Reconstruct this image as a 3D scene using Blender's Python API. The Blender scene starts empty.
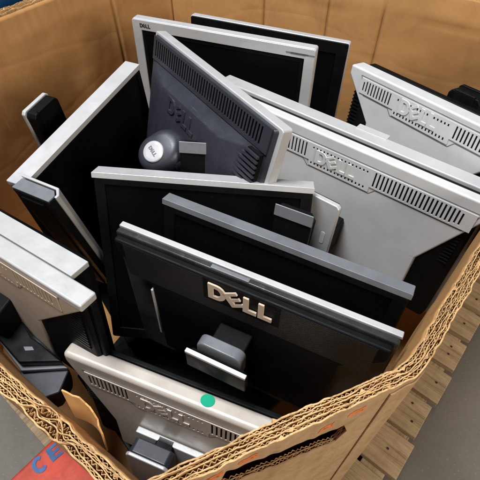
import bpy, bmesh, math, random
import numpy as np
from mathutils import Vector, Matrix, noise
random.seed(7)
R = math.radians
S = bpy.context.scene
COL = S.collection

# ------------------------------------------------------------------ camera, light, exposure
cam = bpy.data.cameras.new('camera'); camo = bpy.data.objects.new('camera', cam); COL.objects.link(camo)
camo.location = (0, 0, 1.26); camo.rotation_euler = (R(40), 0, 0)
cam.sensor_width = 36; cam.lens = 33; cam.clip_start = .01; cam.clip_end = 60
S.camera = camo
W = bpy.data.worlds.new('World'); S.world = W; W.use_nodes = True
W.node_tree.nodes['Background'].inputs[0].default_value = (.9, .93, 1, 1)
W.node_tree.nodes['Background'].inputs[1].default_value = .04
def area(name, loc, target, size, energy, color):
    l = bpy.data.lights.new(name, 'AREA'); l.shape = 'RECTANGLE'; l.size = size[0]; l.size_y = size[1]
    l.energy = energy; l.color = color
    o = bpy.data.objects.new(name, l); COL.objects.link(o); o.location = loc
    o.rotation_euler = (Vector(target) - Vector(loc)).to_track_quat('-Z', 'Y').to_euler()
    return o
area('ceiling_light', (-.75, .45, 3.7), (-.05, .6, .7), (1.5, .8), 132, (.92, .96, 1))
area('front_fill_light', (1.75, -1.75, 2.15), (-.2, .6, .7), (1.2, .8), 54, (1, .90, .77))  # low front fill, added to brighten the outer face and grade the interior
S.view_settings.view_transform = 'Standard'; S.view_settings.look = 'None'
S.view_settings.exposure = .34; S.view_settings.gamma = 1
S.render.engine = 'CYCLES'

# ------------------------------------------------------------------ materials
def newmat(name):
    m = bpy.data.materials.new(name); m.use_nodes = True
    nt = m.node_tree; return m, nt, nt.nodes['Principled BSDF']
def node(nt, t, **kw):
    n = nt.nodes.new(t)
    for k, v in kw.items(): setattr(n, k, v)
    return n
def ramp(nt, src, stops):
    r = node(nt, 'ShaderNodeValToRGB'); nt.links.new(src, r.inputs[0])
    el = r.color_ramp.elements
    while len(el) < len(stops): el.new(.5)
    for e, (p, c) in zip(el, stops): e.position = p; e.color = (*c, 1)
    return r.outputs[0]
def tex(nt, scale, detail=4, rough=.55, vec=None, dist=0):
    n = node(nt, 'ShaderNodeTexNoise'); n.inputs['Scale'].default_value = scale
    n.inputs['Detail'].default_value = detail; n.inputs['Roughness'].default_value = rough
    n.inputs['Distortion'].default_value = dist
    if vec is not None: nt.links.new(vec, n.inputs['Vector'])
    return n.outputs['Fac']
def coord(nt, scale=(1, 1, 1), rot=(0, 0, 0), kind='Object'):
    c = node(nt, 'ShaderNodeTexCoord'); mp = node(nt, 'ShaderNodeMapping')
    mp.inputs['Scale'].default_value = scale; mp.inputs['Rotation'].default_value = rot
    nt.links.new(c.outputs[kind], mp.inputs['Vector']); return mp.outputs['Vector']
def bump(nt, b, h, strength, dist, prev=None):
    n = node(nt, 'ShaderNodeBump'); n.inputs['Strength'].default_value = strength
    n.inputs['Distance'].default_value = dist; nt.links.new(h, n.inputs['Height'])
    if prev is not None: nt.links.new(prev, n.inputs['Normal'])
    nt.links.new(n.outputs[0], b.inputs['Normal']); return n.outputs[0]
def maprange(nt, src, a, b, c, d):
    n = node(nt, 'ShaderNodeMapRange'); nt.links.new(src, n.inputs[0])
    for i, v in zip((1, 2, 3, 4), (a, b, c, d)): n.inputs[i].default_value = v
    return n.outputs[0]

def plastic(name, col, rough=.4, metal=0., var=.12, spec=.5, dust=.0, fine=900):
    m, nt, b = newmat(name)
    v = coord(nt)
    n1 = tex(nt, 14, 6, .65, v, .4)
    lo = tuple(c * (1 - var) for c in col); hi = tuple(min(1, c * (1 + var)) for c in col)
    c = ramp(nt, n1, [(.35, lo), (.65, hi)])
    if dust:
        sc = tex(nt, 60, 7, .75, coord(nt, (1, 3.5, 1)))
        f = maprange(nt, sc, .56, .75, 0, dust)
        mx = node(nt, 'ShaderNodeMixRGB'); nt.links.new(f, mx.inputs[0]); nt.links.new(c, mx.inputs[1])
        mx.inputs[2].default_value = (.30, .28, .25, 1); c = mx.outputs[0]
        for rot_, sc_ in ((.5, 210), (-1.1, 170)):
            s1 = tex(nt, 1, 3, .6, coord(nt, (7, sc_, 7), (0, 0, rot_)), .15)
            s2 = tex(nt, 11, 2, .5, coord(nt, (1, 1, 1), (0, 0, rot_)))
            mu = node(nt, 'ShaderNodeMath', operation='MULTIPLY'); nt.links.new(maprange(nt, s1, .66, .70, 0, min(.5, dust * 3.2)), mu.inputs[0]); nt.links.new(maprange(nt, s2, .5, .6, 0, 1), mu.inputs[1])
            mx = node(nt, 'ShaderNodeMixRGB'); nt.links.new(mu.outputs[0], mx.inputs[0]); nt.links.new(c, mx.inputs[1])
            k_ = .35 if sum(col) > 1 else .16
            mx.inputs[2].default_value = (k_, k_, k_, 1); c = mx.outputs[0]
    nt.links.new(c, b.inputs['Base Color'])
    r = maprange(nt, tex(nt, 35, 5, .6, v), .3, .7, max(.05, rough - .1), min(1, rough + .12))
    nt.links.new(r, b.inputs['Roughness'])
    b.inputs['Metallic'].default_value = metal; b.inputs['Specular IOR Level'].default_value = spec
    bump(nt, b, tex(nt, fine, 2, .5, v), .12, .0006)
    return m
M = {}
M['white'] = plastic('white_silver_plastic', (.62, .615, .61), .40, .12, .05, dust=.12)
M['silver'] = plastic('silver_plastic', (.53, .525, .525), .36, .25, .05, dust=.12)
M['tan'] = plastic('warm_silver_plastic', (.47, .375, .29), .40, .1, .06, dust=.1)
M['warm'] = plastic('warm_grey_plastic', (.55, .485, .42), .36, .15, .04, dust=.12)
M['grey'] = plastic('grey_plastic', (.16, .165, .18), .38, .1, .15, dust=.2)
M['slate'] = plastic('slate_plastic', (.027, .028, .038), .42, 0, .15, dust=.05)
M['gunmetal'] = plastic('gunmetal_plastic', (.045, .045, .048), .3, .3, .3, .4, dust=.25)
M['black'] = plastic('black_plastic', (.0038, .0038, .0042), .5, 0, .3, .12, dust=.006)
M['black_gloss'] = plastic('black_gloss_plastic', (.006, .006, .0066), .33, 0, .3, .18, dust=.010)
M['dark'] = plastic('slot_shade_black', (.006, .006, .006), .8, 0, .2, .1)  # near-black, stands in for the shade inside vent slots
M['letter'] = plastic('beige_letter', (.50, .40, .31), .5, 0, .08)
M['green'] = plastic('green_paper', (.01, .36, .2), .7, 0, .1, .2)
M['label'] = plastic('label_paper', (.55, .55, .55), .6, 0, .1, .3)
M['red'] = plastic('red_painted_plastic', (.42, .055, .032), .6, 0, .25, .25, dust=.3)
M['blue_ink'] = plastic('blue_paint', (.04, .11, .27), .7, 0, .35, dust=.25)
M['orange_ink'] = plastic('orange_ink', (.75, .20, .05), .8, 0, .2)
M['blue'] = plastic('blue_plastic', (.01, .10, .30), .4, 0, .2)
M['print'] = plastic('dark_print', (.03, .03, .035), .5, 0, .1)

def screen_mat():
    m, nt, b = newmat('screen_glass')
    v = coord(nt)
    c = ramp(nt, tex(nt, 90, 8, .8, v), [(.60, (.0028, .0028, .0034)), (.80, (.020, .020, .021))])
    nt.links.new(c, b.inputs['Base Color'])
    r = maprange(nt, tex(nt, 9, 6, .7, v, 1.0), .35, .7, .34, .5); nt.links.new(r, b.inputs['Roughness'])
    b.inputs['Specular IOR Level'].default_value = .07
    return m
M['screen'] = screen_mat()

def mesh_mat():          # black plastic with a fine grid of punched holes
    m, nt, b = newmat('punched_black_plastic')
    v = coord(nt, (420, 420, 420), (0, 0, R(45)))
    vo = node(nt, 'ShaderNodeTexVoronoi'); vo.inputs['Randomness'].default_value = 0; vo.inputs['Scale'].default_value = 1
    nt.links.new(v, vo.inputs['Vector'])
    c = ramp(nt, vo.outputs['Distance'], [(.35, (.002, .002, .002)), (.45, (.016, .016, .016))])
    nt.links.new(c, b.inputs['Base Color']); b.inputs['Roughness'].default_value = .4
    bump(nt, b, maprange(nt, vo.outputs['Distance'], .3, .5, 0, 1), .6, .001)
    return m
M['mesh'] = mesh_mat()

def cardboard(name, c1, c2, wr=1., stain=.25):
    m, nt, b = newmat(name)
    v = coord(nt)
    big = tex(nt, 2.3, 8, .6, v, .6)
    c = ramp(nt, big, [(.32, c1), (.68, c2)])
    fl = node(nt, 'ShaderNodeTexNoise'); fl.inputs['Scale'].default_value = 1; fl.inputs['Detail'].default_value = 3
    nt.links.new(coord(nt, (160, 160, 3)), fl.inputs['Vector'])
    mx = node(nt, 'ShaderNodeMixRGB', blend_type='MULTIPLY'); mx.inputs[0].default_value = .05
    nt.links.new(c, mx.inputs[1]); nt.links.new(ramp(nt, fl.outputs['Fac'], [(.3, (.72, .70, .66)), (.7, (1, 1, 1))]), mx.inputs[2])
    st = tex(nt, 9, 9, .7, v, 1.5)
    m2 = node(nt, 'ShaderNodeMixRGB', blend_type='MULTIPLY')
    nt.links.new(maprange(nt, st, .5, .72, 0, stain), m2.inputs[0]); nt.links.new(mx.outputs[0], m2.inputs[1])
    m2.inputs[2].default_value = (.45, .36, .27, 1)
    if 'inner' in name:
        sc = tex(nt, 1, 8, .75, coord(nt, (26, 26, 8)), .8); pn = tex(nt, 3.1, 4, .5, v)
        mu = node(nt, 'ShaderNodeMath', operation='MULTIPLY'); nt.links.new(maprange(nt, sc, .56, .66, 0, .55), mu.inputs[0]); nt.links.new(maprange(nt, pn, .48, .62, 0, 1), mu.inputs[1])
        m5 = node(nt, 'ShaderNodeMixRGB'); nt.links.new(mu.outputs[0], m5.inputs[0]); nt.links.new(m2.outputs[0], m5.inputs[1]); m5.inputs[2].default_value = (.60, .40, .21, 1); m2 = m5
    if 'cut' in name or 'outer' in name:
        m4 = node(nt, 'ShaderNodeMixRGB', blend_type='MULTIPLY'); m4.inputs[0].default_value = 1
        nt.links.new(m2.outputs[0], m4.inputs[1])
        a_ = .5 if 'cut' in name else .8
        nt.links.new(ramp(nt, tex(nt, 70 if 'cut' in name else 26, 8, .8, v, 1), [(.36, (a_, a_ * .93, a_ * .84)), (.56, (1, 1, 1))]), m4.inputs[2]); m2 = m4
    nt.links.new(m2.outputs[0], b.inputs['Base Color'])
    b.inputs['Roughness'].default_value = .82; b.inputs['Specular IOR Level'].default_value = .18
    p = bump(nt, b, fl.outputs['Fac'], .10, .0006)
    # long soft creases and dents
    cr = node(nt, 'ShaderNodeTexVoronoi', feature='DISTANCE_TO_EDGE'); cr.inputs['Scale'].default_value = 1
    wv = node(nt, 'ShaderNodeMixRGB', blend_type='ADD'); wv.inputs[0].default_value = .35
    nt.links.new(coord(nt, (2.4, 2.4, 5.0), (.5, .2, .1)), wv.inputs[1])
    nn = node(nt, 'ShaderNodeTexNoise'); nn.inputs['Scale'].default_value = 3; nt.links.new(v, nn.inputs['Vector'])
    nt.links.new(nn.outputs['Color'], wv.inputs[2]); nt.links.new(wv.outputs[0], cr.inputs['Vector'])
    p = bump(nt, b, maprange(nt, cr.outputs['Distance'], 0, .05, 0, 1), .5 * wr, .002, p)
    bump(nt, b, tex(nt, 4, 3, .5, v, .3), .5 * wr, .012, p)
    return m
M['card_in'] = cardboard('inner_cardboard', (.39, .195, .070), (.49, .262, .10), .35)
M['card_out'] = cardboard('outer_cardboard', (.40, .255, .135), (.52, .345, .195), .5, .35)
M['card_edge'] = cardboard('cut_cardboard', (.50, .30, .13), (.70, .45, .22), .3, .45)
M['card_tear'] = cardboard('torn_cardboard', (.60, .32, .11), (.72, .42, .17), .6, .2)

def wood():
    m, nt, b = newmat('weathered_wood')
    v = coord(nt, (2.5, 40, 40), (0, 0, 0))
    info = node(nt, 'ShaderNodeObjectInfo')
    g = tex(nt, 1.5, 8, .7, v, 1.2)
    c = ramp(nt, g, [(.3, (.19, .125, .068)), (.48, (.45, .325, .19)), (.72, (.62, .47, .29))])
    st = tex(nt, 7, 8, .7, coord(nt), 1)
    mx = node(nt, 'ShaderNodeMixRGB', blend_type='MULTIPLY'); nt.links.new(maprange(nt, st, .45, .7, 0, .7), mx.inputs[0])
    nt.links.new(c, mx.inputs[1]); mx.inputs[2].default_value = (.5, .44, .38, 1)
    m3 = node(nt, 'ShaderNodeMixRGB', blend_type='MULTIPLY'); m3.inputs[0].default_value = .6
    nt.links.new(mx.outputs[0], m3.inputs[1])
    nt.links.new(ramp(nt, info.outputs['Random'], [(0, (.75, .75, .75)), (1, (1.1, 1.05, 1))]), m3.inputs[2])
    nt.links.new(m3.outputs[0], b.inputs['Base Color']); b.inputs['Roughness'].default_value = .8
    fine = tex(nt, 1, 5, .7, coord(nt, (14, 420, 420)))
    m6 = node(nt, 'ShaderNodeMixRGB', blend_type='MULTIPLY'); m6.inputs[0].default_value = .35; nt.links.new(m3.outputs[0], m6.inputs[1])
    nt.links.new(ramp(nt, fine, [(.38, (.55, .50, .44)), (.55, (1, 1, 1))]), m6.inputs[2]); nt.links.new(m6.outputs[0], b.inputs['Base Color'])
    bump(nt, b, fine, .25, .001, bump(nt, b, g, .6, .003))
    return m
M['wood'] = wood()
def concrete():
    m, nt, b = newmat('concrete')
    v = coord(nt)
    c = ramp(nt, tex(nt, 1.6, 10, .65, v, .5), [(.3, (.115, .098, .08)), (.7, (.20, .175, .145))])
    sc = tex(nt, 22, 9, .75, coord(nt, (1, 2.2, 1), (0, 0, .7)), 1.2)
    mx = node(nt, 'ShaderNodeMixRGB'); nt.links.new(maprange(nt, sc, .60, .72, 0, .55), mx.inputs[0])
    nt.links.new(c, mx.inputs[1]); mx.inputs[2].default_value = (.09, .082, .075, 1)
    sp = tex(nt, 140, 4, .6, v)
    m2 = node(nt, 'ShaderNodeMixRGB'); nt.links.new(maprange(nt, sp, .62, .72, 0, .5), m2.inputs[0])
    nt.links.new(mx.outputs[0], m2.inputs[1]); m2.inputs[2].default_value = (.33, .31, .28, 1)
    nt.links.new(m2.outputs[0], b.inputs['Base Color'])
    nt.links.new(maprange(nt, sc, .3, .7, .55, .8), b.inputs['Roughness'])
    bump(nt, b, sc, .3, .004)
    return m
M['concrete'] = concrete()

# ------------------------------------------------------------------ mesh helpers
def link(name, me, mat, parent=None, bev=0., seg=2):
    o = bpy.data.objects.new(name, me); COL.objects.link(o)
    if mat is not None: me.materials.append(M[mat] if isinstance(mat, str) else mat)
    if parent is not None: o.parent = parent
    if bev:
        md = o.modifiers.new('bevel', 'BEVEL'); md.width = bev; md.segments = seg; md.limit_method = 'ANGLE'
        md.angle_limit = R(35); md.harden_normals = True
        for p in me.polygons: p.use_smooth = True
    return o
class MB:
    """collects shapes into one mesh; coordinates local to the thing"""
    def __init__(s): s.v = []; s.f = []
    def add(s, vs, fs):
        k = len(s.v); s.v += [tuple(p) for p in vs]; s.f += [tuple(i + k for i in f) for f in fs]; return s
    def box(s, x0, x1, y0, y1, z0, z1):
        x0, x1 = sorted((x0, x1)); y0, y1 = sorted((y0, y1)); z0, z1 = sorted((z0, z1))
        v = [(x0,y0,z0),(x1,y0,z0),(x1,y1,z0),(x0,y1,z0),(x0,y0,z1),(x1,y0,z1),(x1,y1,z1),(x0,y1,z1)]
        return s.add(v, [(3,2,1,0),(4,5,6,7),(0,1,5,4),(1,2,6,5),(2,3,7,6),(3,0,4,7)])
    def prism(s, pts, z0, z1):
        n = len(pts)
        a = sum(pts[i][0] * pts[(i+1) % n][1] - pts[(i+1) % n][0] * pts[i][1] for i in range(n))
        if a < 0: pts = pts[::-1]
        v = [(x, y, z0) for x, y in pts] + [(x, y, z1) for x, y in pts]
        return s.add(v, [tuple(range(n))[::-1], tuple(range(n, 2 * n))] + [(i, (i+1) % n, (i+1) % n + n, i + n) for i in range(n)])
    def loft(s, rings, cap=True):
        n = len(rings[0]); v = [p for r in rings for p in r]; f = []
        for k in range(len(rings) - 1):
            for i in range(n):
                j = (i + 1) % n; f.append((k*n+i, k*n+j, (k+1)*n+j, (k+1)*n+i))
        if cap: f += [tuple(range(n))[::-1], tuple((len(rings)-1)*n + i for i in range(n))]
        return s.add(v, f)
    def ring(s, outer, inner, z0, z1):
        n = len(outer)
        v = [(x,y,z0) for x,y in outer] + [(x,y,z0) for x,y in inner] + [(x,y,z1) for x,y in outer] + [(x,y,z1) for x,y in inner]
        f = []
        for i in range(n):
            j = (i+1) % n
            f += [(i, n+i, n+j, j), (2*n+i, 2*n+j, 3*n+j, 3*n+i), (i, j, 2*n+j, 2*n+i), (n+j, n+i, 3*n+i, 3*n+j)]
        return s.add(v, f)
    def build(s, name, mat, parent=None, bev=0., seg=2, fix=True):
        me = bpy.data.meshes.new(name); me.from_pydata(s.v, [], s.f); me.validate()
        if fix:
            bm = bmesh.new(); bm.from_mesh(me); bmesh.ops.recalc_face_normals(bm, faces=bm.faces); bm.to_mesh(me); bm.free()
        return link(name, me, mat, parent, bev, seg)
def empty(name, label, cat, M4, group=None):
    o = bpy.data.objects.new(name, None); COL.objects.link(o); o.matrix_world = M4; o.empty_display_size = .05
    o['label'] = label; o['category'] = cat
    if group: o['group'] = group
    return o
def tag(o, label, cat, group=None):
    o['label'] = label; o['category'] = cat
    if group: o['group'] = group
    return o

# letters: list of closed shapes in a unit-high cell
def letters(mb, x, y, h, z0, z1, rot=0., word='DELL', st=.25):
    """word in the slab lettering; x,y = lower left corner, h = height"""
    ca, sa = math.cos(rot), math.sin(rot)
    def T(p): px, py = p[0] * h, p[1] * h; return (x + px * ca - py * sa, y + px * sa + py * ca)
    cx = 0
    for ch in word:
        if ch == 'D':
            n = 10
            o = [(0, 0), (0, .5), (0, 1)] + [(.42 + .43 * math.sin(a), .5 + .5 * math.cos(a)) for a in np.linspace(0, math.pi, n)]
            i = [(st, st * .9), (st, .5), (st, 1 - st * .9)] + [(.40 + .2 * math.sin(a), .5 + (.5 - st * .9) * math.cos(a)) for a in np.linspace(0, math.pi, n)]
            mb.ring([T((cx + p, q)) for p, q in o], [T((cx + p, q)) for p, q in i], z0, z1); cx += .80
        elif ch == 'E':
            a = R(33) if word == 'DELL' else 0
            w_ = .72
            pol = [(0,0),(w_,0),(w_,.2),(st,.2),(st,.4),(w_*.95,.4),(w_*.95,.6),(st,.6),(st,.8),(w_,.8),(w_,1),(0,1)]
            q = []
            for px, py in pol:
                dx, dy = px - w_ / 2, (py - .5) * .86
                q.append(T((cx + .42 + dx * math.cos(a) - dy * math.sin(a), .5 + dx * math.sin(a) + dy * math.cos(a))))
            # split to convex-ish pieces
            spine, b1, b2, b3 = [0,3,8,11], [0,1,2,3], [4,5,6,7], [8,9,10,11]
            mb.prism([q[0], q[3], q[8], q[11]], z0, z1)
            mb.prism([q[0], q[1], q[2], q[3]], z0, z1 + 1e-5); mb.prism([q[4], q[5], q[6], q[7]], z0, z1); mb.prism([q[8], q[9], q[10], q[11]], z0, z1 + 1e-5)
            cx += .84
        elif ch == 'L':
            mb.prism([T((cx + p, q)) for p, q in [(0,0),(.62,0),(.62,.24),(st,.24),(st,1),(0,1)]], z0, z1); cx += .68
        elif ch == 'C':
            n = 14; aa = np.linspace(R(45), R(315), n)
            for k in range(n - 1):
                a, b_ = aa[k], aa[k+1]
                mb.prism([T((cx + .4 + .4 * math.cos(a), .5 + .5 * math.sin(a))), T((cx + .4 + .4 * math.cos(b_), .5 + .5 * math.sin(b_))),
                          T((cx + .4 + .18 * math.cos(b_), .5 + .27 * math.sin(b_))), T((cx + .4 + .18 * math.cos(a), .5 + .27 * math.sin(a)))], z0, z1)
            cx += .95
    return mb

# ------------------------------------------------------------------ floor
fl = MB().add([(-25, -25, 0), (25, -25, 0), (25, 25, 0), (-25, 25, 0)], [(0, 1, 2, 3)]).build('floor', 'concrete')
fl['kind'] = 'structure'
def ST(s, t, z=0): return Vector((.643 * s + .766 * t, .766 * s - .643 * t, z))
ROT = math.atan2(-.643, .766)       # direction of t
def stmat(s, t, z):                  # local x = s direction, y = -t direction
    sx = Vector((.643, .766, 0)).normalized(); ty = Vector((-.766, .643, 0)).normalized()
    m = Matrix((sx, ty, Vector((0, 0, 1)))).transposed().to_4x4(); m.translation = ST(s, t, z); return m

# ------------------------------------------------------------------ pallet
pal = empty('wooden_pallet', 'weathered wooden pallet under the cardboard bin', 'pallet', stmat(.0, .125, 0))
nb = 0
for k in range(-1, 11):
    s0 = .503 + (k - 4) * .1125 + .010
    if s0 > 1.15: break
    b = MB(); wv = .098 + random.uniform(-.006, .004); dz = random.uniform(-.002, .002)
    ye = random.uniform(-.004, .006)
    b.box(-wv/2, wv/2, 0, 1.22, -.009, .009)
    o = b.build('deck_board', 'wood', pal, .002); o.location = (s0 + wv/2, ye, .131 + dz); o.rotation_euler = (0, 0, random.uniform(-.006, .006))
    # grain runs along the board: rotate the mesh frame so that local x is the board's length
    me = o.data
    for v in me.vertices: v.co = Vector((v.co.y, -v.co.x, v.co.z))
    o.rotation_euler[2] += R(90)
    for yy in (.034, .6):
        for xx in ((.028, wv - .028) if random.random() > .35 else (.045,)):
            jx = xx + random.uniform(-.012, .012); yj = yy + random.uniform(-.012, .02)
            n_ = MB(); n_.loft([[(jx - wv/2 + .003 * math.cos(a), yj + .003 * math.sin(a), z) for a in np.linspace(0, 2 * math.pi, 9)[:-1]] for z in (.006, .0102)])
            q = n_.build('nail', 'print', o); 
            for v in q.data.vertices: v.co = Vector((v.co.y, -v.co.x, v.co.z))
for yy in (.02, .58, 1.13):
    b = MB().box(-.1, 1.2, yy, yy + .06, .022, .1195); b.build('stringer', 'wood', pal, .002)
for s0 in (-.08, .5, 1.08):
    b = MB().box(s0, s0 + .1, .004, 1.21, .003, .0215); b.build('bottom_board', 'wood', pal, .002)

# ------------------------------------------------------------------ cardboard bin
RIM = .82; BASE = .1425
V = [(.269,.008),(.004,-.127),(-.004,-.234),(-.014,-.34),(-.012,-.84),(.2,-1.075),(.45,-1.088),(.70,-1.10),(.965,-1.09),(1.13,-.86),(1.165,-.64),(1.23,-.4),(1.27,-.18),(1.1,.01),(.6,.004)]
pts = [np.array(ST(*p))[:2] for p in V]
def dense(P, ds):
    out = []
    for i in range(len(P)):
        a, b = P[i], P[(i+1) % len(P)]; L = np.linalg.norm(b - a); n = max(1, int(round(L / ds)))
        for k in range(n): out.append(a + (b - a) * k / n)
    return np.array(out)
path = dense(pts, .00125); N = len(path)
kw = 7; ker = np.ones(2 * kw + 1) / (2 * kw + 1)
def smooth(a, reps=2):
    for _ in range(reps):
        e_ = np.concatenate([a[-kw:], a, a[:kw]]); a = np.stack([np.convolve(e_[:, j], ker, 'valid') for j in range(a.shape[1])], 1)
    return a
path = smooth(path)
tan = np.roll(path, -1, 0) - np.roll(path, 1, 0); tan /= np.linalg.norm(tan, axis=1)[:, None]
cen = path.mean(0)
nor = np.stack([tan[:, 1], -tan[:, 0]], 1)
if ((path - cen) * nor).sum(1).mean() < 0: nor = -nor
arc = np.concatenate([[0], np.cumsum(np.linalg.norm(np.diff(path, axis=0), axis=1))])
V2 = np.array(ST(-.004, -.234))[:2]; dV2 = np.linalg.norm(path - V2, axis=1)
V0 = np.array(ST(.269, .008))[:2]; dV0 = np.linalg.norm(path - V0, axis=1)
crush = np.exp(-(dV2 / .042) ** 2)
for cx_, cy_, cr_, ca_ in ((.215, .262, .02, .22), (.268, .315, .014, .3), (.11, .170, .016, .22), (-.02, .118, .018, .25), (-.12, .10, .015, .3), (.165, .196, .02, .2)):
    crush = crush + ca_ * np.exp(-(np.linalg.norm(path - np.array([cx_, cy_]), axis=1) / cr_) ** 2)
soft0 = np.exp(-(dV0 / .05) ** 2)
def nz(seed, scale, amp):            # noise along the rim
    return np.array([noise.noise(Vector((path[i,0] * scale + seed * 13.1, path[i,1] * scale - seed * 7.7, seed * 3.3))) for i in range(N)]) * amp
def rough(seed): return nz(seed, 9, .0035) + nz(seed + 50, 55, .0020) + nz(seed + 90, 260, .0010)
sag = nz(1, 2.2, .010)
LT = .0040
def liner_off(i): return i * LT + nz(20 + i, 28, .0012) + nz(26 + i, 90, .0013) + crush * nz(40 + i, 60, .010)
def liner_z(i): return RIM + sag + rough(i) * 1.3 + (-.002, .0015, 0, .001, -.001)[i] - crush * (.006 + .01 * abs(nz(60 + i, 50, 1)))
# the slot in the outer two plies of the near cut corner
ea = np.array([.1744, .1820]); eb = np.array([.0575, .1315]); ed = (eb - ea) / np.linalg.norm(eb - ea)
apos = (path - ea) @ ed; near = (np.abs((path - ea) @ np.array([-ed[1], ed[0]])) < .06) & (apos > -.02) & (apos < .30)
slot_c = .097 - .25 * (apos - .056)
inslot = near & (apos > .054) & (apos < .215)
def strip(zt, zb, off, th, idx=None, close=True):
    """closed thin wall following the path; zt, zb, off arrays"""
    idx = np.arange(N) if idx is None else idx
    a = path[idx] + nor[idx] * (off[idx] - th / 2)[:, None]; b = path[idx] + nor[idx] * (off[idx] + th / 2)[:, None]
    n = len(idx)
    v = [(*a[i], zt[idx[i]]) for i in range(n)] + [(*b[i], zt[idx[i]]) for i in range(n)] + [(*a[i], zb[idx[i]]) for i in range(n)] + [(*b[i], zb[idx[i]]) for i in range(n)]
    f = []
    rng = range(n) if close else range(n - 1)
    for i in rng:
        j = (i + 1) % n
        f += [(i, j, n + j, n + i), (i, 2*n+i, 2*n+j, j), (n+i, n+j, 3*n+j, 3*n+i), (2*n+i, 3*n+i, 3*n+j, 2*n+j)]
    if not close: f += [(0, n, 3*n, 2*n), (n-1, 3*n-1, 4*n-1, 2*n-1)][0:1] + [(n-1, 3*n-1, 4*n-1, 2*n-1)]
    return v, f
def runs(mask):
    idx = np.where(mask)[0]; out = []
    if len(idx) == 0: return out
    st = idx[0]; pv = st
    for k in idx[1:]:
        if k != pv + 1: out.append(np.arange(st, pv + 1)); st = k
        pv = k
    out.append(np.arange(st, pv + 1)); return out
liner_off_cache = [liner_off(i) for i in range(5)]; liner_z_cache = [liner_z(i) for i in range(5)]
bin_ = empty('cardboard_bin', 'large open octagonal corrugated cardboard bin full of old monitors', 'box', Matrix.Translation(ST(.56, -.54, BASE)))
def put(name, mb, mat, parent=bin_):
    mb.v = [(x - parent.location[0], y - parent.location[1], z - parent.location[2]) for x, y, z in mb.v]
    return mb.build(name, mat, parent)
bin_.location = ST(.56, -.54, BASE)
zlow = np.full(N, BASE)
one = np.ones(N)
EDGE = 0.010
def liner(i, th, full, wall_mat):
    off = liner_off_cache[i]; zt = liner_z_cache[i]
    # cut, fuzzy pale edge at the very top, then the face below
    mb_e = MB(); mb_e.add(*strip(zt, zt - .003, off, th)); put('cut_edge', mb_e, 'card_edge')
    mb = MB()
    if full and i in (3, 4):
        st = runs(inslot)[0]; taper = np.zeros(N)
        k = len(st); tt = np.minimum(1, np.minimum(np.arange(k), k - 1 - np.arange(k)) / 8.); taper[st] = tt * .030
        jag = nz(77 + i, 180, .0016)
        z1 = RIM - slot_c + taper + jag * 0; z2 = RIM - slot_c - taper + jag
        if i == 3: z1 = z1 + .001
        rest = np.roll(np.arange(N), -int(st[-1]))[: N - len(st) + 2]
        mb.add(*strip(zt - .003, zlow, off, th * .999, rest, close=False))
        mb.add(*strip(zt - .003, z1, off, th * .999, st, close=False)); mb.add(*strip(z2, zlow, off, th * .999, st, close=False))
        global SLOT
        SLOT = (st, z1, z2)
    else:
        if full: mb.add(*strip(zt - .003, zlow, off, th * .999))
        else:
            zb_ = zt - .09; zb_[inslot] = np.minimum(zt[inslot] - .008, RIM - slot_c[inslot] + .030); mb.add(*strip(zt - .003, zb_, off, th * .999))
    if i == 0:
        idx = np.arange(0, N, 3); zs = np.concatenate([np.linspace(RIM - .004, RIM - .34, 36), np.linspace(RIM - .40, BASE, 6)])
        m_ = len(idx); vs = []; score = np.zeros(N); az = np.degrees(np.arctan2(path[:, 0], path[:, 1])); far_ = np.linalg.norm(path, axis=1) > .9
        for g_ in (3.1, 10.9, -8.4, -15.5, 17.5):
            kk = np.argmin(np.abs(az - g_) + (~far_) * 999); score += .012 * np.exp(-(np.linalg.norm(path - path[kk], axis=1) / .0040) ** 2) - .004 * np.exp(-(np.linalg.norm(path - path[kk], axis=1) / .014) ** 2)
        for q_, z in enumerate(zs):
            for k in idx:
                x, y = path[k]; s_ = .643 * x + .766 * y; t_ = .766 * x - .643 * y; dz = RIM - z; fade = min(1, dz / .06)
                w_ = .0035 * noise.noise((s_ * 2.3, t_ * 2.3, z * 3)) + .0024 * noise.noise((s_ * 7, t_ * 7, z * 9 + 4)) + .0010 * noise.noise((s_ * 16, t_ * 16, z * 19 + 4)) + .0006 * noise.noise((s_ * 30, t_ * 30, z * 30))
                for (za, zb, wd, am) in ((.075, .02, .0035, .0030), (.19, -.02, .004, .0022), (.27, .02, .003, .0018)):   # crush lines
                    c_ = za + zb * math.sin((s_ - t_) * 2.3 + za * 40) + .006 * noise.noise((s_ * 8, t_ * 8, za * 9)); d_ = abs(dz - c_)
                    w_ -= am * math.exp(-(d_ / wd)) * max(0, noise.noise((s_ * 2.5, t_ * 2.5, za * 30)) + .15) * 2
                f2 = min(1, dz / .10); o_ = off[k] * (1 - f2) + .0002 * f2 - .006 * fade - abs(w_ + .002) * fade + score[k] * min(1, max(0, (dz - .01) / .09))
                p = path[k] + nor[k] * o_; vs.append((p[0], p[1], min(z, zt[k] - .003) if q_ == 0 else z))
        fs = [(r_ * m_ + c_, r_ * m_ + (c_ + 1) % m_, (r_ + 1) * m_ + (c_ + 1) % m_, (r_ + 1) * m_ + c_) for r_ in range(len(zs) - 1) for c_ in range(m_)]
        mb = MB().add(vs, fs)
        o_ = put('inner_wall', mb, wall_mat)
        for p_ in o_.data.polygons: p_.use_smooth = True
        md = o_.modifiers.new('thickness', 'SOLIDIFY'); md.thickness = .0012; md.offset = 0
        return o_
    return put('wall' if i == 4 else ('inner_wall' if i == 0 else 'liner'), mb, wall_mat)
liner(4, .0016, True, 'card_out'); liner(0, .0016, True, 'card_in')
liner(3, .0012, True, 'card_out')
for i in (1, 2): liner(i, .0010, False, 'card_edge')
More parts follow.
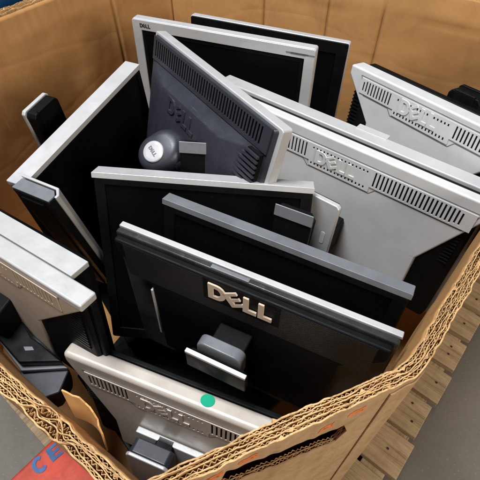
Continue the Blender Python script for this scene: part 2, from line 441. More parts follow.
for i in range(4):
    pitch = (.0056, .0052, .0060, .0054)[i]
    n_w = round(arc[-1] / pitch)
    ph = 2 * math.pi * arc / arc[-1] * n_w + nz(200 + i, 20, 2.5) + nz(210 + i, 110, 1.3)
    tri = 2 / math.pi * np.arcsin(np.sin(ph) * .96)
    o0, o1 = liner_off_cache[i], liner_off_cache[i + 1]
    off = (o0 + o1) / 2 + tri * ((o1 - o0) / 2 - .0010) + nz(230 + i, 140, .0012)
    zt = np.minimum(liner_z_cache[i], liner_z_cache[i + 1]) - .0012 + nz(240 + i, 150, .0050)
    mb = MB(); mb.add(*strip(zt, np.where(inslot, np.minimum(zt - .008, RIM - slot_c + .030), zt - .045), off, .0008))
    if i == 3:
        st, z1, z2 = SLOT; ext = st
        mb.add(*strip(z2 - .0004, z2 - .03, off, .0009, ext, close=False))
    if i == 2:
        st, z1, z2 = SLOT
        mb.add(*strip(z2 - .0004, z2 - .03, off, .0009, st, close=False))
    put('fluting', mb, 'card_edge')
k0 = int(np.argmin(dV0)); seg = (np.arange(-26, 8) + k0) % N if apos[(k0 + 20) % N] < apos[(k0 - 20) % N] else (np.arange(-8, 26) + k0) % N
mb = MB(); mb.add(*strip(np.full(N, RIM - .014) + nz(301, 60, .004), np.full(N, BASE + .01), liner_off_cache[4] + .0020, .0016, seg, close=False)); put('glue_flap', mb, 'card_out')
fr = MB(); rnd = random.Random(3)
for k in range(300):
    i = rnd.randrange(N); w_ = rnd.uniform(.003, .012); h_ = rnd.uniform(.0008, .003) * (1.8 if crush[i] > .3 else 1)
    q = rnd.choice((0, 1, 2, 3, 4)); o_ = liner_off_cache[q][i]; p = path[i] + nor[i] * o_; p2 = p + tan[i] * w_; z = liner_z_cache[q][i] - .0008
    lean_ = nor[i] * rnd.uniform(-.004, .004); pm = (p + p2) / 2 + lean_ + tan[i] * rnd.uniform(-.002, .002)
    a, b, c = (*p, z), (*p2, z), (*pm, z + h_); off_ = (nor[i][0] * .0004, nor[i][1] * .0004, 0)
    a2, b2, c2 = [tuple(u + v for u, v in zip(x_, off_)) for x_ in (a, b, c)]
    fr.add([a, b, c, a2, b2, c2], [(0, 1, 2), (5, 4, 3), (0, 3, 4, 1), (1, 4, 5, 2), (2, 5, 3, 0)])
o = put('paper_fray', fr, 'card_edge'); o['kind'] = 'stuff'
# bottom sheet
mb = MB(); n_ = 0
sub = path[::40]; mb.prism([tuple(p) for p in sub], BASE, BASE + .008); put('bottom', mb, 'card_in')
# torn flap standing inside the crushed corner
def sheet(name, grid, th, mat, parent=bin_):
    """grid[i][j] world points -> thin sheet"""
    g = [[Vector(p) for p in r] for r in grid]; n, m = len(g), len(g[0]); vs = []; fs = []
    for sgn in (0, 1):
        for i in range(n):
            for j in range(m):
                a = g[min(i+1, n-1)][j] - g[max(i-1, 0)][j]; b = g[i][min(j+1, m-1)] - g[i][max(j-1, 0)][:] if False else g[i][min(j+1, m-1)] - g[i][max(j-1, 0)]
                nn = a.cross(b).normalized(); vs.append(g[i][j] + nn * th * (sgn - .5))
    K = n * m
    for i in range(n - 1):
        for j in range(m - 1):
            q = (i*m+j, i*m+j+1, (i+1)*m+j+1, (i+1)*m+j); fs.append(q); fs.append(tuple(K + k for k in q[::-1]))
    bd = [(0, j) for j in range(m)] + [(i, m-1) for i in range(1, n)] + [(n-1, j) for j in range(m-2, -1, -1)] + [(i, 0) for i in range(n-2, 0, -1)]
    for k in range(len(bd)):
        a = bd[k][0]*m + bd[k][1]; b_ = bd[(k+1) % len(bd)]; b_ = b_[0]*m + b_[1]; fs.append((a, b_, K + b_, K + a))
    mb = MB().add(vs, fs); return put(name, mb, mat, parent)
g = []
for i in range(13):
    u = i / 12; s0 = .008 + .008 * math.sin(u * 3.1); t0 = -.245 + .055 * u
    top = RIM + .008 * (1 - u) ** .5 * (1 if i else 1.25) - .004 + .004 * math.sin(u * 23) + .003 * math.sin(u * 57) - .012 * u
    g.append([ST(s0 + .006 * (1 - k / 5), t0, top + (RIM - .06 - top) * k / 5) for k in range(6)])
sheet('torn_flap', g, .0016, 'card_tear')
# scribbled orange marks on the outer face
def on_near(a, v, out): 
    p = ea + ed * a; n2 = np.array([-ed[1], ed[0]]); 
    if n2 @ nor[np.argmin(np.linalg.norm(path - p, axis=1))] < 0: n2 = -n2
    k = np.argmin(np.linalg.norm(path - (p - n2 * .025), axis=1)); 
    q = path[k] + nor[k] * (liner_off_cache[4][k] + .0008 + out); return Vector((q[0], q[1], RIM - v))
OFF4 = None
for (a0, v0, L) in ((.181, .020, .020), (.216, .023, .018), (.092, .036, .018), (.056, .030, .020), (.252, .024, .018)):
    mb = MB(); ppts = []
    for k in range(25):
        u = k / 24; ppts.append((a0 + L * (u - .5) + .004 * math.sin(u * 25), v0 + .0060 * math.cos(u * 19 + a0 * 40) * (1 - .4 * u)))
    for k in range(24):
        (a, v), (a2, v2) = ppts[k], ppts[k+1]
        h = .0026
        P = [on_near(a, v - h, .0003), on_near(a2, v2 - h, .0003), on_near(a2, v2 + h, .0003), on_near(a, v + h, .0003)]
        mb.add(P, [(0, 1, 2, 3)])
    put('ink_mark', mb, 'orange_ink')

# ------------------------------------------------------------------ monitors
def frame(A, B, lean, H, shift=0.):
    """A, B world positions of the upper corners (left, right as seen); returns the matrix whose origin is the
    middle of the lower edge, local x along the top edge, y up the panel, z out towards the side that is seen"""
    A = Vector(A); B = Vector(B); e = (B - A).normalized(); Wd = (B - A).length
    dn = Vector((0, 0, -1)); d0 = (dn - e * dn.dot(e)).normalized(); n0 = e.cross(-d0)
    a = R(lean); d = d0 * math.cos(a) + n0 * math.sin(a); n = e.cross(-d)
    m = Matrix((e, -d, n)).transposed().to_4x4(); m.translation = (A + B) / 2 + d * H
    return m, Wd
def rrect(x0, x1, y0, y1, r, n=4):
    P = []
    for cx, cy, a0 in ((x1 - r, y1 - r, 0), (x0 + r, y1 - r, 90), (x0 + r, y0 + r, 180), (x1 - r, y0 + r, 270)):
        for k in range(n + 1):
            a = R(a0 + 90 * k / n); P.append((cx + r * math.cos(a), cy + r * math.sin(a)))
    return P
class Loc:
    """local frame helper: x from the left corner, v down from the top edge"""
    def __init__(s, Wd, H): s.W = Wd; s.H = H
    def X(s, x): return x - s.W / 2
    def Y(s, v): return s.H - v
def column(root, L, xc, w0, w1, vtop, mat='black', plate='silver', width=.066, vend=None, plate_th=.008, groove=True, dep=.032, cap=False):
    """height-adjusting stand column; w1 = outer end (sign = side of the panel)"""
    sg = 1 if w1 > w0 else -1
    vend = vend or L.H - .04
    x0, x1 = L.X(xc) - width / 2, L.X(xc) + width / 2
    wp = w1 - sg * plate_th
    panel = w0; w0 = w1 - sg * (dep + plate_th)
    if abs(w0 - panel) > .004:
        MB().box(x0 + .018, x1 - .018, L.Y(min(.22, vend)), L.Y(min(.15, vend - .03)), panel + sg * .0003, w0 - sg * .0003).build('stand_hinge', 'black', root, .003)
    col = MB().prism([(x0, L.Y(vend)), (x1, L.Y(vend)), (x1, L.Y(vtop + .008)), (x1 - .006, L.Y(vtop + .001)), (x0 + .006, L.Y(vtop + .001)), (x0, L.Y(vtop + .008))], w0, wp - sg * .0005)
    c = col.build('stand_column', mat, root, .0025)
    if groove and not cap:
        MB().box(x0 + .012, x1 - .012, L.Y(vtop - .0015), L.Y(vend), w0 - sg * .003, w0 + sg * .004).build('slide_rail', 'black_gloss', c, .001)
    if cap: MB().box(x0 - .001, x1 + .001, L.Y(vtop + .018), L.Y(vtop - .0025), w0 - sg * .0025, w0 - sg * .0002).build('column_cap', 'grey', root, .002)
    if cap: vtop += .014
    MB().prism([(x0 - .001, L.Y(vend)), (x1 + .001, L.Y(vend)), (x1 + .001, L.Y(vtop + .004)), (x1 - .004, L.Y(vtop - .001)), (x0 + .004, L.Y(vtop - .001)), (x0 - .001, L.Y(vtop + .004))], wp, w1).build('column_cover', plate, c, .002)
    return c
def screen_monitor(name, label, A, B, lean, H=.33, t=.024, bez='black', side='silver', bw=.017, group=None, slim=.003, col=None, colkw={}, full_trim=False):
    """seen from the screen side"""
    m, Wd = frame(A, B, lean, H); L = Loc(Wd, H)
    r = empty(name, label, 'monitor', m, group)
    x0, x1 = -Wd / 2, Wd / 2
    MB().ring(rrect(x0 + slim, x1 - slim, slim, H - (slim if full_trim else .0101), .004), rrect(x0 + bw, x1 - bw, bw * 1.3, H - bw, .001), -.010, 0).build('bezel', bez, r, .0012)
    MB().box(x0 + bw - .002, x1 - bw + .002, bw * 1.3 - .002, H - bw + .002, -.0098, -.0028).build('screen', 'screen', r)
    if full_trim: MB().prism(rrect(x0, x1, 0, H, .005), -t, -.0042).build('side_trim', side, r, .002, 3)
    else:
        MB().prism(rrect(x0 + .0012, x1 - .0012, 0, H - .0032, .004), -t + .001, -.0042).build('housing', 'black', r, .002, 2)
        MB().prism([(x0, H - .0098), (x1, H - .0098), (x1, H - .001), (x1 - .001, H), (x0 + .001, H), (x0, H - .001)], -t, -.001 if False else .0006).build('top_trim', side, r, .0014, 3)
    b = MB()
    b.loft([[(x, y, -t - .0003) for x, y in rrect(x0 + .006, x1 - .006, .006, H - .006, .006)],
            [(x, y, -t - .012) for x, y in rrect(x0 + .010, x1 - .010, .010, H - .014, .01)],
            [(x, y, -t - .030) for x, y in rrect(x0 + .07, x1 - .07, .07, H - .08, .02)]])
    b.build('back_shell', 'black' if bez == 'black' else 'grey', r, .002)
    if col: column(r, L, col, -t - .028, **colkw)
    return r, L

def slots_rows(mb, rows, L, z0, z1):
    """rows: (v0, v1, xa, xb, [(s0,s1)...]) sheet with real slots between z0 and z1"""
    for v0, v1, xa, xb, sl in rows:
        sl = [s for s in sl if s[0] > xa and s[1] < xb]
        c = xa
        for s0, s1 in sl + [(xb, xb)]:
            mb.box(L.X(c), L.X(s0), L.Y(v1), L.Y(v0), z0, z1); c = s1
def comb(x0, x1, pitch, duty): 
    n = int((x1 - x0) / pitch); return [(x0 + k * pitch, x0 + k * pitch + pitch * duty) for k in range(n)]
def outline(mb, pts, L, z0, z1, w=.0006):
    n = len(pts)
    for i in range(n):
        a = Vector((L.X(pts[i][0]), L.Y(pts[i][1]))); b = Vector((L.X(pts[(i+1) % n][0]), L.Y(pts[(i+1) % n][1])))
        d = (b - a).normalized(); q = Vector((-d.y, d.x)) * w
        mb.prism([a - q, b - q, b + q, a + q], z0, z1)

def back_monitor(name, label, A, B, lean, H=.34, shell='white', frame_mat='silver', t_front=(-.071, -.034), t_shell=.022, cutx=.085, v0=.03, v1=.125,
                 group=None, frame_x=(0, 0), band=(.024, .054), logo_c=None, slot_pitch=.0072, bev=.004, taperbot=0., body='black', frame_v=0., band_end=.035):
    m, Wd = frame(A, B, lean, H); L = Loc(Wd, H)
    r = empty(name, label, 'monitor', m, group)
    X, Y = L.X, L.Y
    c = logo_c if logo_c is not None else Wd / 2
    # front frame, then the screen on the far side
    MB().prism(rrect(X(frame_x[0]), X(Wd + frame_x[1]), 0, H - frame_v, .006), t_front[0], t_front[1]).build('front_frame', frame_mat, r, .0025, 3)
    MB().box(X(.02), X(Wd - .02), .02, H - .02, t_front[0] - .0015, t_front[0] - .0002).build('screen', 'screen', r)
    # black body behind the shell
    bd = MB(); bd.loft([[(x, y, t_front[1] + .0003) for x, y in rrect(X(.006), X(Wd - .006), .006, H - .006, .006)],
                        [(x, y, -t_shell * .55) for x, y in rrect(X(.010), X(Wd - .010), .010, H - .004, .006)],
                        [(x, y, -.004) for x, y in rrect(X(cutx * .62), X(Wd - cutx * .62), .05, H - .02, .006)]])
    body_o = bd.build('body', body, r, .002)
    rbs = (MB(), MB())
    for k in range(14):                        # ribbed vents in the cut corners
        v = v0 + .018 + k * .0075
        if v > v1 + .05: break
        for sx in (0, 1):
            a_, b_ = .018, max(.03, cutx * min(1, (v - v0) / (v1 - v0)) - .004)
            xx = (X(a_), X(b_)) if sx == 0 else (X(Wd - b_), X(Wd - a_))
            rbs[sx].box(xx[0], xx[1], Y(v), Y(v - .0028), -t_shell * .5, -.0055)
    for q_ in rbs: q_.build('side_vent', 'black_gloss', body_o)
    # shell: wide along the top, cut in below
    P = [(0, 0), (Wd, 0), (Wd, v0), (Wd - cutx, v1), (Wd - cutx, H * .93), (cutx, H * .93), (cutx, v1), (0, v0)]
    sh = MB().prism([(X(x), Y(v)) for x, v in P], -t_shell, 0).build('back_shell', shell, r, bev, 4)
    # slotted band with the raised logo in its middle
    b0, b1 = band; lw = .062; xa, xb = band_end, Wd - band_end
    if abs(c - Wd / 2) > .01: xa, xb = max(.02, 2 * c - Wd + .02), Wd - .012
    MB().box(X(xa) + .002, X(xb) - .002, Y(b1 + .001), Y(b0 - .001), .0001, .0004).build('slot_shade', 'dark', sh)  # dark sheet painting the shade seen through the slots
    MB().box(X(c - lw + .001), X(c + lw - .001), Y(b1 + .013), Y(b1 + .001), .0001, .0004).build('slot_shade', 'dark', sh)
    g = MB(); sp = slot_pitch
    left = [s for s in comb(xa + .006, c - lw - .001, sp, .42)]; right = [s for s in comb(c + lw + .004, xb - .008, sp, .42)]
    dots = comb(c - lw + .004, c + lw - .003, sp, .42)
    z0, z1 = .0004, .0016
    slots_rows(g, [(b0 - .003, b0, xa, xb, []), (b0, b0 + .003, xa, xb, left[1:] + right[:-1]), (b0 + .003, b1 - .003, xa, c - lw, left), (b0 + .003, b1 - .003, c + lw, xb, right),
                   (b1 - .003, b1, xa, c - lw, left[2:]), (b1 - .003, b1, c + lw, xb, right[:-2]), (b1, b1 + .003, xa, c - lw, []), (b1, b1 + .003, c + lw, xb, []),
                   (b0 + .003, b0 + .0075, c - lw, c + lw, dots), (b0 + .0075, b1 + .005, c - lw, c + lw, []), (b1 + .005, b1 + .0105, c - lw, c + lw, dots), (b1 + .0105, b1 + .014, c - lw, c + lw, [])], L, z0, z1)
    g.build('vent_band', shell, sh)
    ol = MB(); outline(ol, [(xa - .004, b0 - .006), (xb + .004, b0 - .006), (xb - .012, b1 + .006), (c + lw + .012, b1 + .006), (c + lw + .002, b1 + .017), (c - lw - .002, b1 + .017), (c - lw - .012, b1 + .006), (xa + .012, b1 + .006)], L, .00005, .0003, .0007)
    ol.build('seam', 'grey', sh)
    lt = MB(); letters(lt, X(c - .050), Y(b1 + .0035), .0275, .0014, .0030); lt.build('logo', shell, sh, .0004, 1)
    return r, L, sh

# --- row at the far wall
GA = 'monitors piled upright in the cardboard bin'
r, L = screen_monitor('monitor', 'silver framed monitor with its screen facing out, behind the slate one',
    (-.236, .979, .84), (.149, .837, .84), 3, H=.34, full_trim=True, bez='silver', side='silver', bw=.022, group=GA, slim=.001)
MB().ring(rrect(L.X(.024), L.X(L.W - .024), .031, L.H - .024, .001), rrect(L.X(.030), L.X(L.W - .030), .037, L.H - .030, .001), -.0026, -.0018).build('screen_edge', 'black', r)
letters(MB(), L.X(.020), L.Y(.016), .0085, .0001, .0005).build('logo', 'print', r)
for k, (w_, h_) in enumerate(((.006, .003), (.009, .004), (.005, .003), (.008, .003))):
    MB().box(L.X(.350 + k * .0098), L.X(.372 + k * .0098 + w_), L.Y(.012 + h_), L.Y(.012), .0001, .0004).build('model_mark', 'grey', r)
screen_monitor('monitor', 'black bezel monitor with silver edge, farthest back beside the far corner of the bin',
    (-.126, 1.145, .776), (.252, .992, .776), 5, H=.34, full_trim=True, group=GA, bw=.028, t=.022, slim=.002)
# --- white back, upper right
e_ = (Vector((.383, .592, .84)) - Vector((.22, .821, .82))).normalized(); A_ = Vector((.22, .821, .82))
r, L, sh = back_monitor('monitor', 'white backed monitor at upper right, touching the far right cardboard wall, black post behind it',
    A_, A_ + e_ * .365, 9, group=GA, t_front=(-.052, -.036), frame_mat='black', t_shell=.034, band=(.017, .040), frame_x=(.012, -.012), v0=.018, v1=.095, cutx=.07)
column(r, L, .205, -.056, -.112, -.008, plate='black', width=.064)
# --- big white back on the right
A_ = Vector((.025, .736, .785)); B_ = Vector((.365, .474, .785)); e_ = (B_ - A_).normalized()
r, L, sh = back_monitor('monitor', 'widest monitor, white silver back with raised logo leaning by the right rim',
    A_ - e_ * .113, A_ + e_ * .450, 6, H=.31, group=GA, t_front=(-.068, -.036), frame_mat='silver', t_shell=.021, cutx=.067, v0=.030, v1=.160, band=(.027, .057), logo_c=.312, frame_x=(0, .0))
MB().box(L.X(.30), L.X(.36), L.Y(-.0012), L.Y(.004), -.079, -.060).build('top_catch', 'silver', r, .0006)
column(r, L, .113 + .222, .001, .108, .044, plate='silver', mat='black', width=.066, plate_th=.010, dep=.004, groove=False)
MB().prism(rrect(L.X(.113 + .236), L.X(.113 + .244), L.Y(.132), L.Y(.106), .003), .1081, .1088).build('slot_mark', 'label', r)

# --- slate monitor with button on its arm
m, Wd = frame((-.160, .834, .88), (.061, .521, .88), 15, .32); L = Loc(Wd, .32); X, Y = L.X, L.Y; H = .32
r = empty('monitor', 'slate grey monitor back with silver rim and a round button on its arm', 'monitor', m, GA)
MB().prism(rrect(X(0), X(Wd), 0, H, .005), -.022, -.002).build('front_frame', 'silver', r, .002, 3)
MB().box(X(.02), X(Wd - .02), .02, H - .02, -.0235, -.0222).build('screen', 'screen', r)
MB().loft([[(x, y, -.0018) for x, y in rrect(X(.006), X(Wd - .007), .006, H - .004, .004)], [(x, y, .004) for x, y in rrect(X(.010), X(Wd - .011), .010, H - .006, .004)]]).build('rim', 'slate', r, .001)
body = MB(); body.loft([[(x, y, .0035) for x, y in rrect(X(.012), X(Wd - .014), .012, H - .047, .012)],
                        [(x, y, .012) for x, y in rrect(X(.024), X(Wd - .045), .03, H - .056, .02)],
                        [(x, y, .024) for x, y in rrect(X(.075), X(Wd - .095), .06, H - .068, .02)]])
body = body.build('back_shell', 'slate', r, .003, 3)
MB().box(X(.014), X(Wd - .016), Y(.044), Y(.007), .0037, .0042).build('slot_shade', 'dark', r)  # dark sheet in place of shade behind the slots
g = MB(); sl = comb(.02, Wd - .024, .0076, .5)
slots_rows(g, [(.0045, .010, .012, Wd - .014, []), (.010, .040, .012, Wd - .014, sl), (.040, .047, .012, Wd - .014, [])], L, .0042, .0068)
g.build('vent_band', 'slate', r, 0)
fan = MB(); arc_x = lambda v: .028 + .058 * math.sin(min(1.35, max(0, (v - .048) / .085)))
for k in range(12):
    v = .052 + k * .0088; xa_ = Wd - .020 - arc_x(v)
    fan.prism([(X(Wd - .018), Y(v)), (X(Wd - .018), Y(v + .0040)), (X(xa_), Y(v + .0040)), (X(xa_), Y(v))], .0130, .0172)
MB().prism([(X(Wd - .018), Y(.050)), (X(Wd - .018), Y(.157))] + [(X(Wd - .018 - arc_x(v)), Y(v)) for v in np.linspace(.157, .050, 10)], .0040, .0128).build('slot_shade', 'dark', r)  # dark sheet in place of shade between the corner bars
fan.build('corner_vent', 'slate', r)
letters(MB(), X(.112), Y(.103), .031, .008, .0262, R(-4)).build('logo', 'slate', body, .0006, 1)
MB().prism([(X(.145), Y(.31)), (X(.235), Y(.31)), (X(.225), Y(.17)), (X(.155), Y(.17))], .045, .080).build('stand_column', 'slate', r, .006, 3)
ax = Vector((.30, .62, .72)).normalized(); hx = ax.cross(Vector((0, 0, 1))).normalized(); hy = ax.cross(hx)
hc = Vector((X(.170), Y(.158), .066))
def disc(mb, prof, c=hc, lobe=0.):
    rg = []
    for q, z in prof:
        ring_ = []
        for a in np.linspace(0, 2 * math.pi, 41)[:-1]:
            kx = q * math.cos(a); ky = q * math.sin(a)
            ring_.append(tuple(c + ax * z + hx * kx + hy * (ky + (lobe * q if ky > 0 else 0))))
        rg.append(ring_)
    return mb.loft(rg)
nk = disc(MB(), [(.020, -.050), (.034, -.045), (.039, -.022), (.038, .004), (.0345, .014), (.0295, .0195), (.0235, .0220)], lobe=.45).build('stand_arm', 'slate', r, .002)
arm = MB(); st_ = Vector((X(.205), Y(.160), .014)); rgs = []
for k in range(7):
    u = k / 6; c = st_.lerp(hc, u * .8); q = .036 - .008 * u + .004 * math.cos(u * 6)
    rgs.append([tuple(c + Vector((q * 1.1 * math.cos(a), q * .8 * math.sin(a), .3 * q * math.sin(a)))) for a in np.linspace(0, 2 * math.pi, 33)[:-1]])
arm.loft(rgs).build('neck', 'slate', r, .002)
d = disc(MB(), [(.0195, .0220), (.0195, .0245), (.0180, .0258), (.014, .0262)]).build('button', 'silver', nk, 0)
ux = Vector((1, -.3, 0)); ux = (ux - ax * ux.dot(ax)).normalized(); uy = ax.cross(ux)
lg = MB(); letters(lg, -.0105, -.0035, .0072, .0262, .0268)
lg.v = [tuple(hc + ux * x + uy * y + ax * z) for x, y, z in lg.v]
lg.build('logo', 'grey', d)

# --- left screen
screen_monitor('monitor', 'black screened monitor standing sideways along the left wall, bright silver top edge',
    (-.339, .504, .79), (-.198, .821, .82), 0, H=.33, t=.032, bw=.014, group=GA, col=.178, colkw=dict(w1=-.128, vtop=.004, dep=.022))
# --- screens in the middle
screen_monitor('monitor', 'centre monitor with plain black screen and white top edge, below the round button',
    (-.239, .537, .79), (.116, .499, .79), 22, H=.34, t=.030, bw=.020, group=GA, col=.160, colkw=dict(w1=-.112, vtop=-.034, dep=.022, cap=True))
screen_monitor('monitor', 'grey edged screen between the plain centre monitor and the one with beige letters',
    (-.113, .457, .81), (.210, .291, .81), 12, H=.30, t=.018, bw=.020, side='grey', group=GA, col=.174, colkw=dict(w1=-.112, vtop=.006, plate='black', dep=.014, width=.060, cap=True))

# --- black back with beige letters
m, Wd = frame((-.174, .404, .80), (.182, .230, .80), 2, .30); L = Loc(Wd, .30); X, Y = L.X, L.Y; H = .30
r = empty('monitor', 'black monitor back with beige raised letters and a thin silver top strip', 'monitor', m, GA)
MB().prism(rrect(X(0), X(Wd), 0, H - .006, .004), -.0235, -.0095).build('front_frame', 'black', r, .002, 3)
MB().prism([(X(-.002), H - .0055), (X(Wd + .002), H - .0055), (X(Wd + .001), H), (X(-.001), H)], -.0200, -.0110).build('top_strip', 'silver', r, .0012, 3)
MB().box(X(.02), X(Wd - .02), .02, H - .02, -.0255, -.0242).build('screen', 'screen', r)
MB().prism(rrect(X(0), X(Wd), 0.002, H - .0005, .004), -.0092, -.0005).build('rim', 'gunmetal', r, .0022, 3)
b = MB(); b.prism([(X(x), Y(v)) for x, v in [(.004, .004), (Wd - .004, .004), (Wd - .006, .03), (Wd - .055, .085), (Wd - .058, .26), (.058, .26), (.055, .085), (.006, .03)]], -.0006, .012)
sh = b.build('back_shell', 'black', r, .004, 3)
MB().box(X(.02), X(Wd - .02), Y(.072), Y(.006), .0121, .0125).build('vent_panel', 'mesh', sh)
MB().box(X(.146), X(.256), Y(.050), Y(.005), .0126, .0130).build('logo_plate', 'black', sh, .0006)
letters(MB(), X(.155), Y(.040), .031, .0137, .0165).build('logo', 'letter', sh, .0003, 1)
MB().box(X(.150), X(.205), Y(.0075), Y(-.0018), -.0075, -.0012).build('sticker_remains', 'grey', r, .0008)
MB().box(X(.053), X(.0565), Y(.215), Y(.092), .004, .0135).build('edge_highlight', 'silver', r, .0006)  # highlight along the shell edge, made as a thin silver strip
c = MB()
column(r, L, .197, .0125, .080, .0855, mat='black', plate='black', width=.088, plate_th=.007, groove=False, dep=.004, vend=.125)
MB().box(X(.197) - .0445, X(.197) + .0445, Y(.0880), Y(.0830), .0745, .0808).build('cover_edge', 'white', r, .0008)
MB().prism(rrect(X(.197) - .033, X(.197) + .033, Y(.12), Y(.068), .012), .052, .0685).build('column_cap', 'grey', r, .002)

# --- left white pair
A_ = Vector((-.331, .372, .78)); B_ = Vector((-.202, .292, .78)); e_ = (B_ - A_).normalized()
r, L, sh = back_monitor('monitor', 'tan backed monitor at the left edge of the photo, with a white top',
    B_ - e_ * .40, B_, 6, H=.28, group=GA, shell='tan', t_front=(-.0275, -.0150), frame_mat='black', frame_v=.014, t_shell=.0145, band=(.015, .040), v0=.010, v1=.132, cutx=.125, bev=.003, band_end=.045)
tp = MB().box(L.X(-.0005), L.X(L.W + .0005), L.Y(.0125), L.Y(-.0015), -.0280, .0004).build('top_strip', 'silver', r, .003, 3)
m_, _ = frame(B_ - e_ * .40, B_, 6, .28); n_ = m_.to_3x3() @ Vector((0, 0, 1)); up = m_.to_3x3() @ Vector((0, 1, 0))
B2 = B_ - e_ * .047 - n_ * .0300 + up * .001
r, L = screen_monitor('monitor', 'white edged monitor sandwiched behind the tan one at left, grey stand post beside it',
    B2 - e_ * .40, B2, 6, H=.28, t=.031, bez='black', side='silver', bw=.018, group=GA)
# its stand post, standing clear behind the panel
m2 = Matrix(((.895, .446, 0), (-.446, .895, 0), (0, 0, 1))).to_4x4()
def post(parent, origin, parts):
    inv = parent.matrix_world.inverted()
    out = []
    for nm, mb, mt, bv in parts:
        mb.v = [tuple(inv @ (origin + m2 @ Vector(p))) for p in mb.v]
        out.append(mb.build(nm, mt, parent, bv))
    return out
O_ = Vector((-.337, .512, 0))
pa = MB(); pa.prism([(0, -.012), (.088, -.012), (.088, -.047), (.072, -.047)][0:0] or [(0, 0), (.066, 0), (.074, -.008), (.074, -.024), (0, -.024)], .50, .797)
# lean it: shift upper part along x
def leaned(mb, k):
    mb.v = [(x - .03 * (.80 - z), y + k * (.80 - z), z) for x, y, z in mb.v]; return mb
pb = MB().prism([(-.003, .001), (.067, .001), (.0755, -.0075), (.0755, -.013), (.080, -.013), (.080, -.006), (.069, .006), (-.003, .006)], .50, .803)
pc = MB().box(.012, .056, -.0265, -.0235, .50, .785)
r.select_set(False)
bpy.context.view_layer.update()
post(r, O_, [('stand_column', leaned(pa, .19), 'black_gloss', .0015), ('column_cover', leaned(pb, .19), 'silver', .0015), ('slide_rail', leaned(pc, .19), 'black', .001),
             ('column_top', leaned(MB().prism([(.001, -.001), (.065, -.001), (.073, -.009), (.073, -.023), (.001, -.023)], .7975, .801), .19), 'grey', .001)])

# --- bottom silver back with green dot
A_ = Vector((-.271, .297, .64)); B_ = Vector((0, .192, .64)); e_ = (B_ - A_).normalized()
r, L, sh = back_monitor('monitor', 'silver monitor with a round green dot on its top edge',
    A_, A_ + e_ * .365, 7, H=.29, group=GA, shell='warm', t_front=(-.038, -.029), frame_mat='black', t_shell=.028, band=(.032, .064), v0=.018, v1=.175, cutx=.062, bev=.008, frame_v=.004)
gd = MB(); gd.loft([[(L.X(.236) + .0105 * math.cos(a), L.Y(-.0002) + z, -.015 + .0095 * math.sin(a)) for a in np.linspace(0, 2 * math.pi, 33)[:-1]] for z in (0, .0006)])
gd.build('green_sticker', 'green', r)
column(r, L, .170, .0005, .064, .096, mat='slate', plate='silver', width=.068, plate_th=.006, groove=False, dep=.024)
MB().box(L.X(.115), L.X(.25), L.Y(.27), L.Y(.150), .001, .012).build('stand_mount', 'silver', r, .002)

# --- loose stand base low in the left corner
def P3(px, py, z):       # corner positions worked out on the ground plan at height z
    k = (z - .6) / .66
    return Vector((px, py, z))
bs = empty('monitor_stand', 'black and grey monitor stand lying low in the near left corner', 'monitor stand', Matrix.Translation((-.32, .31, .56)))
def world_prism(parent, name, poly, z0, z1, mat, bv):
    mb = MB().prism([(x, y) for x, y in poly], z0, z1); mb.v = [(x - parent.location[0], y - parent.location[1], z - parent.location[2]) for x, y, z in mb.v]
    return mb.build(name, mat, parent, bv)
bs.location = (-.32, .31, .56)
world_prism(bs, 'base_top', [(-.42, .44), (-.345, .345), (-.327, .334), (-.283, .302), (-.352, .300), (-.42, .36)], .585, .600, 'black_gloss', .003)
world_prism(bs, 'base_rim', [(-.41, .42), (-.335, .335), (-.277, .298), (-.352, .293), (-.41, .35)], .575, .584, 'grey', .002)
rings = []
for k in range(9):
    u = k / 8; z = .574 - .075 * u; q = .030 * u ** 1.6
    rings.append([(-.40 + q, .40, z), (-.279 - q * .5, .300, z), (-.285 - q * .6, .262 + q * .2, z), (-.315, .250 + q * .4, z), (-.35 + q * .6, .275 + q * .2, z)])
mb = MB(); mb.loft(rings); mb.v = [(x - bs.location[0], y - bs.location[1], z - bs.location[2]) for x, y, z in mb.v]; mb.build('base_foot', 'slate', bs, .003)
world_prism(bs, 'label', [(-.352, .327), (-.338, .327), (-.333, .321), (-.347, .320)], .6002, .6007, 'grey', 0)
world_prism(bs, 'neck', [(-.43, .36), (-.39, .44), (-.36, .40), (-.38, .34)], .6005, .66, 'black', .004)

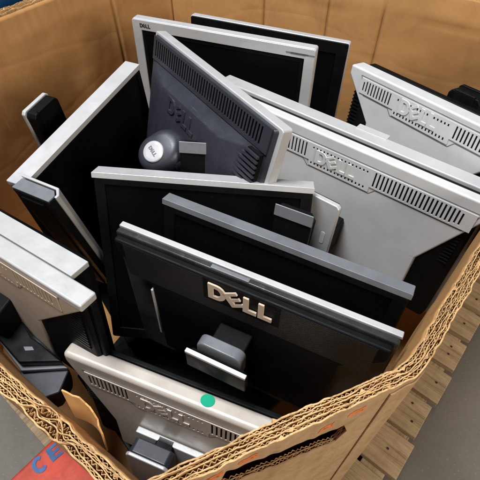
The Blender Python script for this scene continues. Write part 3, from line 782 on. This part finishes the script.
# --- monitors lying flat underneath, mostly hidden; the last two are added black to darken the gaps
for k, (s0, t0, z, a, w_, h_) in enumerate([(.33, -.45, .152, 10, .41, .33), (.72, -.62, .152, -8, .43, .34), (.50, -.52, .235, 30, .41, .33), (.78, -.42, .352, -12, .40, .33), (.38, -.60, .352, 75, .38, .32), (.225, -.33, .293, 82, .33, .36), (.62, -.20, .293, 4, .40, .30)]):
    m4 = stmat(s0, t0, z) @ Matrix.Rotation(R(a), 4, 'Z')
    r = empty('monitor', ['black monitor lying flat on the bottom of the bin, near side', 'black monitor lying flat on the bottom of the bin, far side', 'black monitor laid across the two at the bottom',
                          'black monitor lying flat high in the lower pile, far right', 'black monitor lying flat high in the lower pile, left', 'added black monitor lying flat under the one with the green dot, darkening the gaps', 'added black monitor lying flat along the right wall of the bin, darkening the gaps'][k], 'monitor', m4, 'monitors lying flat under the upright ones')
    MB().prism(rrect(-w_/2, w_/2, -h_/2, h_/2, .006), .03, .055).build('frame', 'black', r, .002)
    MB().box(-w_/2 + .02, w_/2 - .02, -h_/2 + .02, h_/2 - .02, .0552, .0565).build('screen', 'screen', r)
    MB().loft([[(x, y, .029) for x, y in rrect(-w_/2 + .008, w_/2 - .008, -h_/2 + .008, h_/2 - .008, .006)], [(x, y, .0) for x, y in rrect(-w_/2 + .08, w_/2 - .08, -h_/2 + .07, h_/2 - .07, .02)]]).build('back_shell', 'grey', r, .002)

# ------------------------------------------------------------------ things beside the bin
mr = stmat(-.05, -.36, 0) @ Matrix.Rotation(R(0), 4, 'Z')
rc = empty('red_crate', 'red painted crate with blue letters on its lid, outside the bin', 'crate', stmat(-.04, -.30, 0))
MB().box(-.30, .015, -.28, .107, .002, .395).build('body', 'red', rc, .006)
MB().box(-.308, .019, -.285, .112, .3955, .42).build('lid', 'red', rc, .007, 3)
lt = MB(); letters(lt, 0, 0, .030, 0, .0012, 0, 'CE', .28); o = lt.build('lettering', 'blue_ink', rc)
o.location = (-.050, .078, .4202); o.rotation_euler = (0, 0, R(-5))

bc = empty('blue_bin', 'blue plastic bin behind the far left wall, only its top edge in view', 'bin', stmat(.62, -1.42, 0))
MB().ring(rrect(-.30, .30, -.13, .20, .03), rrect(-.28, .28, -.11, .18, .02), .02, .78).build('wall', 'blue', bc, .003)
MB().ring(rrect(-.32, .32, -.15, .22, .03), rrect(-.285, .285, -.115, .185, .02), .7805, .80).build('rim', 'blue', bc, .004)
MB().prism(rrect(-.29, .29, -.12, .19, .02), .004, .0195).build('bottom', 'blue', bc)
